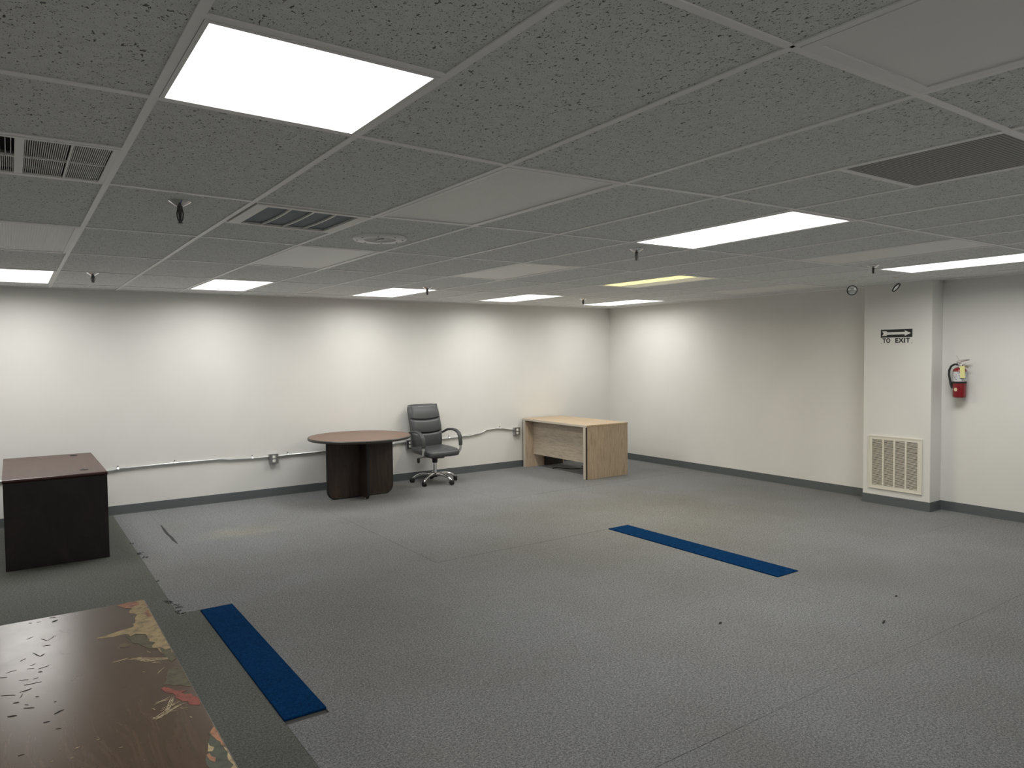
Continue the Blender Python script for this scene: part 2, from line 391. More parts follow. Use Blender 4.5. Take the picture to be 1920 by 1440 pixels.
LIT = [(1,2,.5,1), (6,7,1,2), (11,12,1,2), (0,1,5,6), (3,4,5,6), (6,7,5,6), (9,10,5,6), (12,13,5,6), (-3,-2,5,6), (-3,-2,1,2), (0,1,-3,-2), (6,7,-3,-2)]  # last four are unseen fixtures, added to brighten nearby surfaces
OFF = [(3,4,1,2), (3,4,3,4), (6,7,3,4), (9,10,1,2), (12,13,3,4), (3,4,-1,0), (0,1,3,4)]
HALFLIT = (9,10,3,4); VENT_L = (0,1,1.5,2); VENT_M = (2,3,2,2.5); PERF = (5,6,0,.5)
used = {}
for c in LIT+OFF+[HALFLIT, VENT_L, VENT_M, PERF]:
    used.setdefault((c[0], math.floor(c[2])), []).append((c[2], c[3]))
def tile(x0, x1, y0, y1):
    m_ = .004
    x0, x1, y0, y1 = x0+m_, x1-m_, y0+m_, y1-m_
    mb = MB().box(x0, x1, y0, y1, .0035, .017).xf(lambda x, y, z: (x, y, z+H+sag(x, y)))
    obj('ceiling_tile', mb, M['tile'], ce)
for i in [-6]+ilines:
    for j in [-4]+jlines:
        x0, x1, y0, y1 = clampx(i), clampx(i+1), clampy(j), clampy(j+1)
        if x1-x0 < .02 or y1-y0 < .02: continue
        u = used.get((i, j))
        if (i, j) == (5, 4):
            tile(x0, x1, y0, gy(4.5)); tile(x0, x1, gy(4.5), y1); half_tee(5, 4.5); continue
        if u is None:
            if x1 > XC+.01 and y0 < YC1 and y1 > YC0:       # tile notched round the column
                mbx = XC-.001
                tile(x0, mbx, y0, y1)
                if YC0-y0 > .03: tile(mbx, x1, y0, YC0)
                if y1-YC1 > .03: tile(mbx, x1, YC1, y1)
            else: tile(x0, x1, y0, y1)
        else:
            a, b = u[0]
            if a > j+.01: tile(x0, x1, y0, gy(a)); half_tee(i, a)
            if b < j+1-.01: tile(x0, x1, gy(b), y1); half_tee(i, b)

# ------------------------------------------------------------------ ceiling fixtures
def ring(mb, x0, x1, y0, y1, w, z0, z1):
    mb.box(x0, x1, y0, y0+w, z0, z1); mb.box(x0, x1, y1-w, y1, z0, z1); mb.box(x0, x0+w, y0+w, y1-w, z0, z1); mb.box(x1-w, x1, y0+w, y1-w, z0, z1); return mb
def cell_root(name, c, label, cat, group=None):
    x, y = (gx(c[0])+gx(c[1]))/2, (gy(c[2])+gy(c[3]))/2
    return thing(name, label, cat, (x, y, H), 0, group)
def troffer(c, lens, label, group, fw=.02, prox=.0):
    r = cell_root('ceiling_light', c, label, 'ceiling light', group)
    x0, x1, y0, y1 = gx(c[0])+.013, gx(c[1])-.013, gy(c[2])+.013, gy(c[3])-.013
    obj('frame', ceil_mb(ring(MB(), x0, x1, y0, y1, fw, -.003, .006), r), M['frame'], r)
    obj('lens', ceil_mb(MB().box(x0+fw, x1-fw, y0+fw, y1-fw, .001, .006), r), lens, r)
    hb = MB().box(x0, x1, y0, y1, .085, .09)
    ring(hb, x0, x1, y0, y1, .003, .0065, .085)
    obj('housing', ceil_mb(hb, r), M['frame'], r)
    if lens is M['lens_on']:
        w, d = x1-x0-2*fw, y1-y0-2*fw
        la = bpy.data.lights.new('tube_light', 'AREA'); la.shape = 'RECTANGLE'; la.size = w; la.size_y = d
        la.energy = LAMP_W*(w*d)/.64*(.50 if c[0] == 12 else .75 if c[2] == 5 else 1.0); la.color = (1.0,.985,.95); la.spread = math.radians(170)
        lo = bpy.data.objects.new('tube_light', la); COL.objects.link(lo); lo.parent = r; lo.location = (0, 0, -.006+sag(r.location[0], r.location[1]))
    return r
GL, GO = 'lit ceiling lights', 'unlit ceiling panels'
troffer(LIT[0], M['lens_on'], 'large bright square light panel in the ceiling nearest the camera', GL, .012)
troffer(LIT[1], M['lens_on'], 'lit long ceiling light in mid room, right of the pendant sprinkler', GL, .018)
troffer(LIT[2], M['lens_on'], 'lit ceiling light at the right, above the column with the exit sign', GL, .018)
troffer(LIT[3], M['lens_on'], 'lit ceiling light by the back wall above the dark mahogany desk', GL)
troffer(LIT[4], M['lens_on'], 'lit ceiling light by the back wall, second from the left in its row', GL)
troffer(LIT[5], M['lens_on'], 'lit ceiling light by the back wall above the round table', GL)
troffer(LIT[6], M['lens_on'], 'lit ceiling light by the back wall, second from the room corner', GL)
troffer(LIT[7], M['lens_on'], 'lit ceiling light in the far room corner above the pale desk', GL)
troffer(LIT[8], M['lens_on'], 'added fill light out of view at the far left end of the back wall row', GL)  # from here on, added out-of-view fill lights at guessed positions
troffer(LIT[9], M['lens_on'], 'added fill light out of view to the left of the worn table', GL)
troffer(LIT[10], M['lens_on'], 'added fill light unseen behind the camera on the left', GL)
troffer(LIT[11], M['lens_on'], 'added fill light unseen behind the camera on the right', GL)
troffer(OFF[0], M['lens_off'], 'unlit textured ceiling panel beside the slotted air diffuser', GO)
troffer(OFF[1], M['lens_plain'], 'unlit smooth white ceiling panel behind the round speaker', GO)
troffer(OFF[2], M['lens_plain'], 'unlit ceiling panel far off in the middle of the ceiling', GO)
troffer(OFF[3], M['lens_plain'], 'unlit narrow looking ceiling panel just left of the right lit light', GO)
troffer(OFF[4], M['lens_plain'], 'unlit ceiling panel close to the right wall just behind the emergency lamps', GO)
troffer(OFF[5], M['lens_plain'], 'unlit framed ceiling panel in the top right corner', GO, .035)
troffer(OFF[6], M['lens_off'], 'unlit ribbed ceiling panel at the left edge, behind the left vent', GO)
# fixture with one failing side
c = HALFLIT; r = cell_root('ceiling_light', c, 'dim yellow half-lit ceiling light in the far part of the ceiling', 'ceiling light', GL)
x0, x1, y0, y1 = gx(c[0])+.013, gx(c[1])-.013, gy(c[2])+.013, gy(c[3])-.013
obj('frame', ceil_mb(ring(MB(), x0, x1, y0, y1, .02, -.003, .006), r), M['frame'], r)
xm = x0+.02+(x1-x0-.04)*.5
obj('lens', ceil_mb(MB().box(x0+.02, xm, y0+.02, y1-.06, .001, .006), r), M['lens_yel'], r, label='glowing yellow half of the lens')
obj('lens', ceil_mb(MB().box(xm, x1-.02, y0+.02, y1-.02, .001, .006).box(x0+.02, xm, y1-.06, y1-.02, .001, .006), r), M['lens_half'], r, label='pale half of the lens with an added faint glow')
hb = MB().box(x0, x1, y0, y1, .085, .09); ring(hb, x0, x1, y0, y1, .003, .0065, .085); obj('housing', ceil_mb(hb, r), M['frame'], r)
la = bpy.data.lights.new('tube_light', 'AREA'); la.shape = 'RECTANGLE'; la.size = xm-x0-.02; la.size_y = 1.1; la.energy = LAMP_W*1.2; la.color = (1.0,.88,.62); la.spread = math.radians(170)
lo = bpy.data.objects.new('tube_light', la); COL.objects.link(lo); lo.parent = r; lo.location = ((x0+.02+xm)/2-r.location[0], -.02, -.006)

# left return vent, partly open
c = VENT_L; r = cell_root('ceiling_vent', c, 'grey ceiling return vent with one dark open square, left edge of the picture', 'vent')
x0, x1, y0, y1 = gx(0)+.013, gx(1)-.013, gy(1.5)+.012, gy(2)-.012
obj('frame', ceil_mb(ring(MB(), x0, x1, y0, y1, .02, -.003, .004), r), M['frame'], r)
ym = (y0+y1)/2; bx = [x0+.02, .036, .064, .199, .206, x1-.02]
obj('divider', ceil_mb(MB().box(.036, .064, y0+.02, y1-.02, -.002, .008), r), M['frame'], r)
obj('divider', ceil_mb(MB().box(.199, .206, y0+.02, y1-.02, -.001, .008), r), M['frame'], r)
obj('divider', ceil_mb(MB().box(x0+.02, .036, ym-.006, ym+.006, -.001, .008), r), M['frame'], r)
obj('divider', ceil_mb(MB().box(.064, x1-.02, ym-.0025, ym+.0025, -.001, .008), r), M['frame'], r)
for (a, b) in ((bx[0], bx[1]), (bx[2], bx[3]), (bx[4], bx[5])):
    for (p, q, top) in ((y0+.02, ym-.004, True), (ym+.004, y1-.02, False)):
        is_open = top and a == bx[0]
        mb = MB(); k = a+.004
        while k < b-.002:
            mb.box(k-.0012, k+.0012, p, q, .003, .016); k += .0065 if not is_open else .016
        g = obj('louver_fins', ceil_mb(mb, r), M['frame'] if not is_open else M['steel'], r); g['kind'] = 'stuff'
        obj('backing', ceil_mb(MB().box(a, b, p, q, .019, .021), r), M['dark'] if is_open else M['ventback'], r, label='dark open square' if is_open else None)
# slotted supply diffuser
c = VENT_M; r = cell_root('ceiling_diffuser', c, 'white slotted air diffuser with three curved blades in the ceiling', 'vent')
x0, x1, y0, y1 = gx(2)+.02, gx(3)-.016, gy(2)+.016, gy(2.5)-.014
mb = MB(); mb.box(x0, x0+.06, y0, y1, -.007, .004); mb.box(x1-.05, x1, y0, y1, -.007, .004); mb.box(x0+.06, x1-.05, y0, y0+.035, -.007, .004); mb.box(x0+.06, x1-.05, y1-.03, y1, -.007, .004)
obj('frame', ceil_mb(mb, r), M['white'], r)
obj('backing', ceil_mb(MB().box(x0+.05, x1-.04, y0+.02, y1-.02, .006, .009), r), M['diffback'], r)
for k in range(3):
    cx = x0+.06+(x1-x0-.11)*(k+1)/4
    def bl(u, v, cx=cx): return (cx-.006+.012*u+.03*math.sin(math.pi*v)*.35, y0+.035+(y1-y0-.065)*v, -.005+.002*u)
    mb = MB().grid(bl, 1, 10); mb2 = MB().grid(lambda u, v, b=bl: (b(u, v)[0], b(u, v)[1], .004), 1, 10)
    n0 = len(mb.v); mb.add(mb2.v, mb2.f); n1 = 11
    for q in range(10):
        mb.f += [(2*q, 2*q+2, n0+2*q+2, n0+2*q), (2*q+1, 2*q+3, n0+2*q+3, n0+2*q+1)]
    mb.f += [(0, 1, n0+1, n0), (20, 21, n0+21, n0+20)]
    obj('curved_blade', ceil_mb(mb, r), M['white'], r)
# perforated return panel
c = PERF; r = cell_root('perforated_return_panel', c, 'dark perforated air return panel in the ceiling at the upper right', 'vent')
x0, x1, y0, y1 = gx(5)+.012, gx(6)-.012, gy(0)+.012, gy(.5)-.012
obj('frame', ceil_mb(ring(MB(), x0, x1, y0, y1, .008, -.001, .005), r), M['frame'], r)
obj('perforated_sheet', ceil_mb(MB().box(x0+.008, x1-.008, y0+.008, y1-.008, .001, .004), r), M['perf'], r)
# round speaker
sx_, sy_ = 1.913, 4.18
r = thing('ceiling_speaker', 'round white ceiling speaker with perforated centre between the tiles', 'speaker', (sx_, sy_, H+sag(sx_, sy_)))
def ringprof(r0, r1, z0, z1, n=40):
    mb = MB(); V = []; 
    for k in range(n):
        a = 2*math.pi*k/n; ca, sa = math.cos(a), math.sin(a)
        V += [(r0*ca, r0*sa, z1), (r0*ca, r0*sa, z0), (r1*.97*ca, r1*.97*sa, z0), (r1*ca, r1*sa, z0+.004), (r1*ca, r1*sa, z1)]
    F = [(k*5+i, ((k+1)%n)*5+i, ((k+1)%n)*5+(i+1)%5, k*5+(i+1)%5) for k in range(n) for i in range(5)]
    return mb.add(V, F)
obj('rim', ringprof(.10, .165, -.012, .003), M['tee'], r, smooth=True)
obj('grille', MB().lathe([(.0005,-.006),(.10,-.006),(.10,.002),(.0005,.002)], 32), M['spk'], r)
obj('centre_tab', MB().box(-.010, .010, -.04, .04, -.014, -.006), M['steel'], r, bevel=.002)
for k in range(8):
    a = k*math.pi/4+.3; obj('screw', MB().lathe([(.0005,-.0145),(.005,-.0145),(.005,-.011),(.0005,-.011)], 8, (.14*math.cos(a), .14*math.sin(a), 0)), M['brass'], r)

# sprinklers
def sprinkler(x, y, label, long=1.0, dark=True):
    r = thing('sprinkler', label, 'sprinkler', (x, y, H+sag(x, y)+.0035), 0, 'pendant fire sprinklers')
    obj('escutcheon', MB().lathe([(.006,.0),(.048,.0),(.050,-.003),(.044,-.008),(.018,-.024),(.012,-.026),(.006,-.026)], 20), M['chrome'], r, smooth=True)
    obj('body', MB().lathe([(.004,-.020),(.013,-.022),(.013,-.030),(.010,-.036),(.004,-.036)], 12), M['brass'], r, smooth=True)
    L = .060*long+.02
    for s in (-1, 1):
        obj('frame_arm', MB().tube([(s*.009,0,-.034), (s*.014,0,-.034-.4*(L-.034)), (s*.011,0,-.034-.75*(L-.034)), (s*.003,0,-L)], .0032, 6), M['brass'], r)
    obj('bulb', MB().lathe([(.0005,-.034),(.010,-.036),(.005,-L+.006),(.0005,-L+.004)], 8), M['brass'], r)
    obj('deflector', MB().lathe([(.0005,-L+.002),(.006,-L+.002),(.013,-L-.002),(.013,-L-.004),(.0005,-L-.002)], 14), M['brass'], r)
sprinkler(.681, 3.711, 'sprinkler with long dark stem, ceiling tile left of the slotted diffuser', 1.35)
sprinkler(.611, 7.21, 'sprinkler by the back wall, between the two leftmost lit lights')
sprinkler(3.751, 7.0, 'sprinkler in front of the light above the round table')
sprinkler(6.339, 7.434, 'sprinkler between the two back wall lights nearest the room corner')
sprinkler(3.664, 3.714, 'black sprinkler in mid ceiling, left below the long lit light', 1.0)
sprinkler(6.164, 3.373, 'sprinkler at the right, beside the lit light near the column', .8)

# emergency lamp heads
def head(loc, aim, label, drop):
    r = thing('emergency_lamp', label, 'emergency lamp', (*loc, H+sag(*loc)+.0035), 0, 'twin emergency lamp heads')
    obj('mount', MB().lathe([(.0005,0),(.035,0),(.033,-.008),(.012,-.014),(.0005,-.014)], 18), M['white'], r, smooth=True)
    obj('stem', MB().tube([(0,0,-.01), (0,0,-drop+.052)], .007, 8), M['chrome'], r)
    A = Vector(aim).normalized(); q = Vector((0,0,1)).rotation_difference(A).to_matrix()
    def place(mb): return mb.xf(lambda x, y, z: tuple(q @ Vector((x, y, z))+Vector((0,0,-drop))))
    obj('shell', place(MB().lathe([(.0005,-.045),(.018,-.043),(.040,-.022),(.050,.005),(.046,.005),(.0005,.0)], 28)), M['chrome'], r, smooth=True)
    obj('rim', place(ringprof(.046, .0525, -.002, .011, 28)), M['blk'], r, smooth=True)
    obj('lens', place(MB().lathe([(.0005,.011),(.025,.010),(.0455,.005),(.0455,.001),(.0005,.001)], 24)), M['glass'], r, smooth=True)
head((7.325, 4.234), (-.87,-.46,-.15), 'round emergency lamp head facing out, hanging left of the column', .10)
head((7.384, 3.806), (.1,-.75,-.62), 'tilted emergency lamp head hanging in front of the column top', .10)

# ------------------------------------------------------------------ column: sign and return grille
sg = thing('exit_sign', 'white TO EXIT sign with black arrow panel on the column', 'sign', (XC, 4.0675, 1.779))
obj('plate', MB().box(-.003, 0, -.170, .170, 0, .157), M['paper'], sg)
obj('arrow_panel', MB().box(-.0045, -.003, -.170, .170, .070, .157), M['ink'], sg, label='black arrow panel')
arrow = [(.155,.139),(.110,.139),(.095,.127),(-.090,.127),(-.090,.143),(-.155,.1135),(-.090,.084),(-.090,.100),(.095,.100),(.110,.088),(.155,.088),(.138,.1135)]
obj('arrow', MB().prism([(-a, b) for a, b in arrow], 0, .0008).xf(lambda x, y, z: (-.0046-z, -x, y)), M['paper'], sg)
def text_mesh(body, size, name):
    cu = bpy.data.curves.new(name, 'FONT'); cu.body = body; cu.size = size; cu.extrude = .0006; cu.align_x = 'CENTER'; cu.offset = .003
    cu.space_character = 1.12
    o = bpy.data.objects.new(name, cu); COL.objects.link(o)
    bpy.context.view_layer.update()
    me = bpy.data.meshes.new_from_object(o.evaluated_get(bpy.context.evaluated_depsgraph_get()))
    bpy.data.objects.remove(o, do_unlink=True); bpy.data.curves.remove(cu)
    return me
for word, cy, wd in (('TO', .107, .085), ('EXIT', -.068, .158)):
    me = text_mesh(word, .075, 'lettering')
    xs = [v.co.x for v in me.vertices]; ys = [v.co.y for v in me.vertices]
    sx = wd/(max(xs)-min(xs)); mx = (max(xs)+min(xs))/2; sy = .052/(max(ys)-min(ys)); my = min(ys)
    for v in me.vertices:
        x, y, z = v.co; v.co = (-.0037-z*.5, cy-(x-mx)*sx, .010+(y-my)*sy)
    me.materials.clear()
    obj('lettering', me, M['ink'], sg, label='black lettering reading '+word)
for y in (-.165, .165): obj('screw', MB().lathe([(.0003,0),(.004,0),(.003,.002),(.0003,.002)], 8).xf(lambda x, yy, z, y=y: (-.003-z, y+x, .006+yy)), M['brass'], sg)

vg = thing('wall_return_grille', 'cream louvered air return grille low on the column', 'vent', (XC, 4.069, .177))
WY, WZ = .284, .577
def vbox(mb, y0, y1, z0, z1, x0, x1): return mb.box(x0, x1, y0, y1, z0, z1)
mb = MB(); 
for (a, b, c_, d) in ((-WY, WY, 0, .034), (-WY, WY, WZ-.034, WZ), (-WY, -WY+.040, .034, WZ-.034), (WY-.034, WY, .034, WZ-.034)): vbox(mb, a, b, c_, d, -.012, 0)
obj('frame', mb, M['cream'], vg)
mb = MB(); 
for (a, b, c_, d) in ((-WY-.008, WY+.008, -.008, .004), (-WY-.008, WY+.008, WZ-.004, WZ+.008), (-WY-.008, -WY+.004, .004, WZ-.004), (WY-.004, WY+.008, .004, WZ-.004)): vbox(mb, a, b, c_, d, -.016, 0)
obj('outer_flange', mb, M['cream'], vg)
ya, yb = -WY+.040, WY-.034
obj('backing', vbox(MB(), ya, yb, .034, WZ-.034, -.0015, -.0005), M['dark'], vg)
cw = (yb-ya)/4
for k in range(1, 4):
    obj('mullion', vbox(MB(), ya+k*cw-.009, ya+k*cw+.009, .034, WZ-.034, -.0125, -.0005), M['cream'], vg)
for k in range(4):
    mb = MB(); a, b = ya+k*cw+(.009 if k else 0), ya+(k+1)*cw-(.009 if k < 3 else 0); nz = 40
    for q in range(nz):
        z = .036+(WZ-.072)*(q+.5)/nz
        mb.add([(-.012,a,z-.003),(-.012,b,z-.003),(-.003,b,z+.001),(-.003,a,z+.001),(-.012,a,z-.0015),(-.012,b,z-.0015),(-.003,b,z+.0025),(-.003,a,z+.0025)],
               [(3,2,1,0),(4,5,6,7),(0,1,5,4),(1,2,6,5),(2,3,7,6),(3,0,4,7)])
    o = obj('louver_slats', mb, M['cream'], vg); o['kind'] = 'stuff'

# ------------------------------------------------------------------ fire extinguisher
fx = thing('fire_extinguisher', 'red fire extinguisher with yellow tag and black hose on the right wall', 'fire extinguisher', (8.066, 3.490, 1.212))
obj('cylinder', MB().lathe([(.0005,0),(.050,0),(.060,.006),(.0625,.015),(.0625,.275),(.058,.292),(.040,.308),(.022,.315),(.0005,.315)], 32), M['red'], fx, smooth=True)
obj('label', MB().lathe([(.0632,.168),(.0632,.270),(.0626,.270),(.0626,.168)], 32), M['label'], fx, smooth=True, label='grey printed label')
obj('strap', MB().lathe([(.0645,.148),(.0645,.166),(.0626,.166),(.0626,.148)], 32), M['blk'], fx, smooth=True)
obj('valve', MB().lathe([(.0005,.31),(.019,.312),(.019,.33),(.014,.335),(.014,.352),(.010,.356),(.0005,.356)], 16), M['chrome'], fx, smooth=True)
obj('carry_handle', MB().tube([(-.005,.01,.345), (-.01,-.03,.345), (-.012,-.090,.312)], [.011,.009,.007], 8), M['chrome'], fx, smooth=True)
obj('lever', MB().tube([(-.005,.028,.362), (-.008,-.02,.380), (-.012,-.098,.392)], [.011,.012,.007], 8), M['chrome'], fx, smooth=True)
obj('hose', MB().tube([(-.01,.012,.342), (-.01,.045,.345), (-.012,.078,.325), (-.014,.095,.285), (-.014,.098,.24), (-.012,.090,.19), (-.012,.082,.155)], .0105, 10), M['rubber'], fx, smooth=True)
obj('nozzle', MB().tube([(-.012,.083,.163), (-.012,.078,.14), (-.013,.066,.095)], [.013,.014,.010], 10), M['blk'], fx, smooth=True)
obj('tag', MB().box(-.0755, -.0745, -.036, .010, .205, .330).xf(lambda x, y, z: (x+.006+(.33-z)*.02, y-.042+(z-.26)*.03, z)), M['yellow'], fx, label='yellow inspection tag')
obj('sticker', MB().lathe([(.0005,0),(.020,0),(.020,.002),(.0005,.002)], 6).xf(lambda x, y, z: (-.0622-z, .010+x*.85, .085+y)), M['gold'], fx, label='pale gold sticker')
obj('seal_wire', MB().tube([(-.01,-.005,.375), (-.005,.02,.415), (.0,.035,.435)], .0012, 5), M['brass'], fx)
obj('wall_hook', MB().box(.02, .084, -.012, .012, .295, .335), M['blk'], fx)

# ------------------------------------------------------------------ conduit and outlets on the back wall
CY = YB-.014
def conduit(pts, label, straps):
    r = thing('conduit', label, 'conduit', (pts[0][0], CY, pts[0][1]), 0, 'metal conduit runs on the back wall')
    ox, oz = pts[0]
    # smooth the polyline
    P = []
    for k in range(len(pts)-1):
        (a, b), (c_, d) = pts[k], pts[k+1]
        for q in range(6):
            t = q/6; s = t*t*(3-2*t); P.append((a+(c_-a)*t-ox, 0, b+(d-b)*s-oz))
    P.append((pts[-1][0]-ox, 0, pts[-1][1]-oz))
    obj('pipe', MB().tube(P, .0115, 10), M['conduit'], r, smooth=True)
    for (sx, sz) in straps:
        st = obj('strap', MB().tube([(sx-ox, .013, sz-oz+.032), (sx-ox, .010, sz-oz+.017), (sx-ox, -.004, sz-oz+.014), (sx-ox, -.0135, sz-oz), (sx-ox, -.004, sz-oz-.0135), (sx-ox, .011, sz-oz-.010)], .0045, 6, sx=2.0, side=(1,0,0)), M['conduit'], r)
        obj('screw', MB().lathe([(.0005,0),(.006,0),(.005,.005),(.0005,.005)], 8).xf(lambda x, y, z: (sx-ox+x, .010-z, sz-oz+.030+y)), M['brass'], st)
conduit([(-3.0,.47), (.3,.478), (.85,.489), (.94,.503), (1.54,.512), (1.976,.511), (2.12,.496), (2.37,.489), (2.55,.487)], 'metal conduit run from behind the mahogany desk to the first outlet', [(.93,.501), (1.50,.511), (2.36,.489)])
conduit([(2.66,.487), (2.80,.492), (3.28,.494), (4.0,.505), (4.39,.520)], 'straight metal conduit run passing behind the round table', [(2.79,.492)])
conduit([(4.50,.515), (5.03,.528), (5.42,.538), (5.58,.556), (5.74,.604), (5.91,.612), (6.18,.575)], 'bent metal conduit run between the office chair and the pale desk', [(5.08,.530), (5.95,.607)])
def outlet(x, z, label):
    r = thing('outlet_box', label, 'outlet', (x, YB, z), 0, 'surface outlet boxes on the back wall')
    obj('box', MB().box(-.052, .052, -.045, 0, -.058, .058), M['steel'], r, bevel=.004)
    cv = obj('cover', MB().box(-.054, .054, -.050, -.045, -.060, .060), M['steel'], r, bevel=.002)
    for s in (-1, 1):
        rc = obj('receptacle', MB().superell((0,-.051,s*.024), (.018,.003,.017), .3, .5, 16, 8), M['outlet'], r, smooth=True)
        for q in (-1, 1): obj('slot', MB().box(q*.006-.001, q*.006+.001, -.0545, -.0535, s*.024-.003, s*.024+.006), M['ink'], rc)
outlet(2.605, .462, 'square steel outlet box left of the round table')
outlet(4.447, .490, 'steel outlet box half hidden behind the office chair')
outlet(6.240, .546, 'steel outlet box next to the pale wood desk')

# ------------------------------------------------------------------ mahogany desk, left
X0, X1, Y0, Y1 = -.085, .655, 7.035, 8.555
dk = thing('mahogany_desk', 'dark mahogany desk seen end on by the left edge', 'desk', ((X0+X1)/2, (Y0+Y1)/2, 0))
hx, hy = (X1-X0)/2, (Y1-Y0)/2
obj('desk_top', MB().box(-hx, hx, -hy, hy, .712, .742), M['mahtop'], dk, bevel=.004)
obj('edge_band', MB().tube([(-hx, -hy-.001, .728), (hx, -hy-.001, .728)], .0145, 10), M['mahedge'], dk, smooth=True, label='glossy red-brown rounded front edge')
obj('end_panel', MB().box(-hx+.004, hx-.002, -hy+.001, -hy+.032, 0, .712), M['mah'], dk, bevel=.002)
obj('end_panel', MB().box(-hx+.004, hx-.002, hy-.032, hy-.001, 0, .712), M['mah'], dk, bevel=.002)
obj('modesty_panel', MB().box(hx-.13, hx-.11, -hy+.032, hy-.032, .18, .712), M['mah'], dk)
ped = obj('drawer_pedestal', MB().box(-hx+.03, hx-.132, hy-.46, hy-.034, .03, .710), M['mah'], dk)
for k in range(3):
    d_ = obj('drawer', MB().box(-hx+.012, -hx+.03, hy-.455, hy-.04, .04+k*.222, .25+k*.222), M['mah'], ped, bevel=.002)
for (x, y) in ((.500, 7.262), (.492, 8.39)):
    obj('grommet', MB().lathe([(.0005,.7422),(.026,.7422),(.030,.7455),(.033,.7445),(.033,.741),(.0005,.741)], 24, (x-(X0+X1)/2, y-(Y0+Y1)/2, 0)), M['blk'], dk, smooth=True)

# ------------------------------------------------------------------ worn table, near left
TX0, TX1, TY0, TY1 = -.40, .412, 1.64, 3.195
tcx, tcy = (TX0+TX1)/2, (TY0+TY1)/2
wt = thing('worn_table', 'worn brown wood-grain table with peeling edge nearest the camera', 'table', (tcx, tcy, 0))
obj('table_top', MB().box(TX0-tcx, TX1-tcx, TY0-tcy, TY1-tcy, .708, .740), M['lam'], wt, bevel=.0015)
for sx in (-1, 1):
    for sy in (-1, 1):
        cx, cy = sx*((TX1-TX0)/2-.05), sy*((TY1-TY0)/2-.06)
        obj('leg', MB().box(cx-.02, cx+.02, cy-.02, cy+.02, 0, .708), M['blk'], wt, bevel=.003)
obj('apron', ring(MB(), TX0-tcx+.04, TX1-tcx-.04, TY0-tcy+.05, TY1-tcy-.05, .02, .65, .708), M['dkbrown'], wt)
PEEL = [('w_beige', .0003, [(.314,3.177),(.341,3.191),(.408,3.190),(.409,3.048),(.409,2.848),(.409,2.728),(.409,2.615),(.409,2.548),(.394,2.552),(.375,2.612),(.361,2.659),(.375,2.686),(.361,2.709),(.36,2.787),(.33,2.809),(.313,2.795),(.303,2.829),(.255,2.831),(.213,2.843),(.225,2.853),(.27,2.867),(.313,2.883),(.334,2.888),(.336,2.922),(.345,2.93),(.353,2.991),(.362,3.015),(.344,3.051),(.347,3.088),(.359,3.103),(.334,3.13)]),
 ('w_pink', .0006, [(.314,3.174),(.341,3.191),(.379,3.188),(.388,3.139),(.37,3.128),(.352,3.113),(.334,3.13)]),
 ('w_pink', .0006, [(.396,3.06),(.408,3.05),(.408,2.98),(.400,2.96),(.392,3.0)]),
 ('w_olive', .0006, [(.301,2.817),(.313,2.789),(.329,2.803),(.36,2.781),(.36,2.707),(.373,2.685),(.36,2.657),(.372,2.615),(.332,2.686),(.31,2.74)]),
 ('w_olive', .0006, [(.375,2.64),(.392,2.60),(.408,2.60),(.408,2.50),(.392,2.48),(.380,2.54)]),
 ('w_tan', .0004, [(.269,2.726),(.294,2.752),(.306,2.736),(.3,2.703),(.284,2.697)]),
 ('w_redw', .0005, [(.333,2.296),(.342,2.302),(.358,2.273),(.392,2.24),(.376,2.233),(.409,2.177),(.409,2.134),(.402,2.122),(.381,2.142),(.363,2.194),(.356,2.243),(.336,2.276)]),
 ('w_olive', .0004, [(.34,2.319),(.358,2.354),(.372,2.42),(.395,2.44),(.409,2.40),(.409,2.288),(.408,2.258),(.365,2.296)]),
 ('w_green', .0003, [(.388,1.946),(.395,1.955),(.409,1.975),(.409,1.856),(.409,1.70),(.345,1.70),(.355,1.78),(.362,1.843),(.376,1.862)]),
 ('w_orange', .0006, [(.393,1.948),(.400,1.962),(.409,1.975),(.409,1.859),(.402,1.867),(.397,1.916)]),
 ('w_orange', .0006, [(.362,1.842),(.370,1.846),(.378,1.815),(.372,1.796),(.364,1.815)]),
 ('w_sand', .0005, [(.378,1.900),(.386,1.867),(.378,1.851),(.368,1.856),(.374,1.880)]),
 ('w_sand', .0006, [(.405,1.857),(.409,1.85),(.409,1.70),(.395,1.70),(.396,1.746),(.406,1.76)])]
lay = 0
for (mk, dz, pts) in PEEL:
    rnd = random.Random(len(pts)+int(pts[0][0]*1e4)); out = []
    for k in range(len(pts)):
        (a, b), (c_, d) = pts[k], pts[(k+1) % len(pts)]
        out.append((a, b)); L = math.hypot(c_-a, d-b); nn = int(L/.016)
        edge = a > .4085 and c_ > .4085
        for q in range(1, nn):
            t = q/nn; j = 0 if edge else rnd.uniform(-1, 1)*min(.006, L*.15)
            out.append((min(a+(c_-a)*t+j, .4095), min(b+(d-b)*t+j*.8, 3.1925)))
    lay += 1
    obj('peeled_patch', MB().prism([(a-tcx, b-tcy) for a, b in out], .7396, .7401+dz+lay*.00002), M[mk], wt)
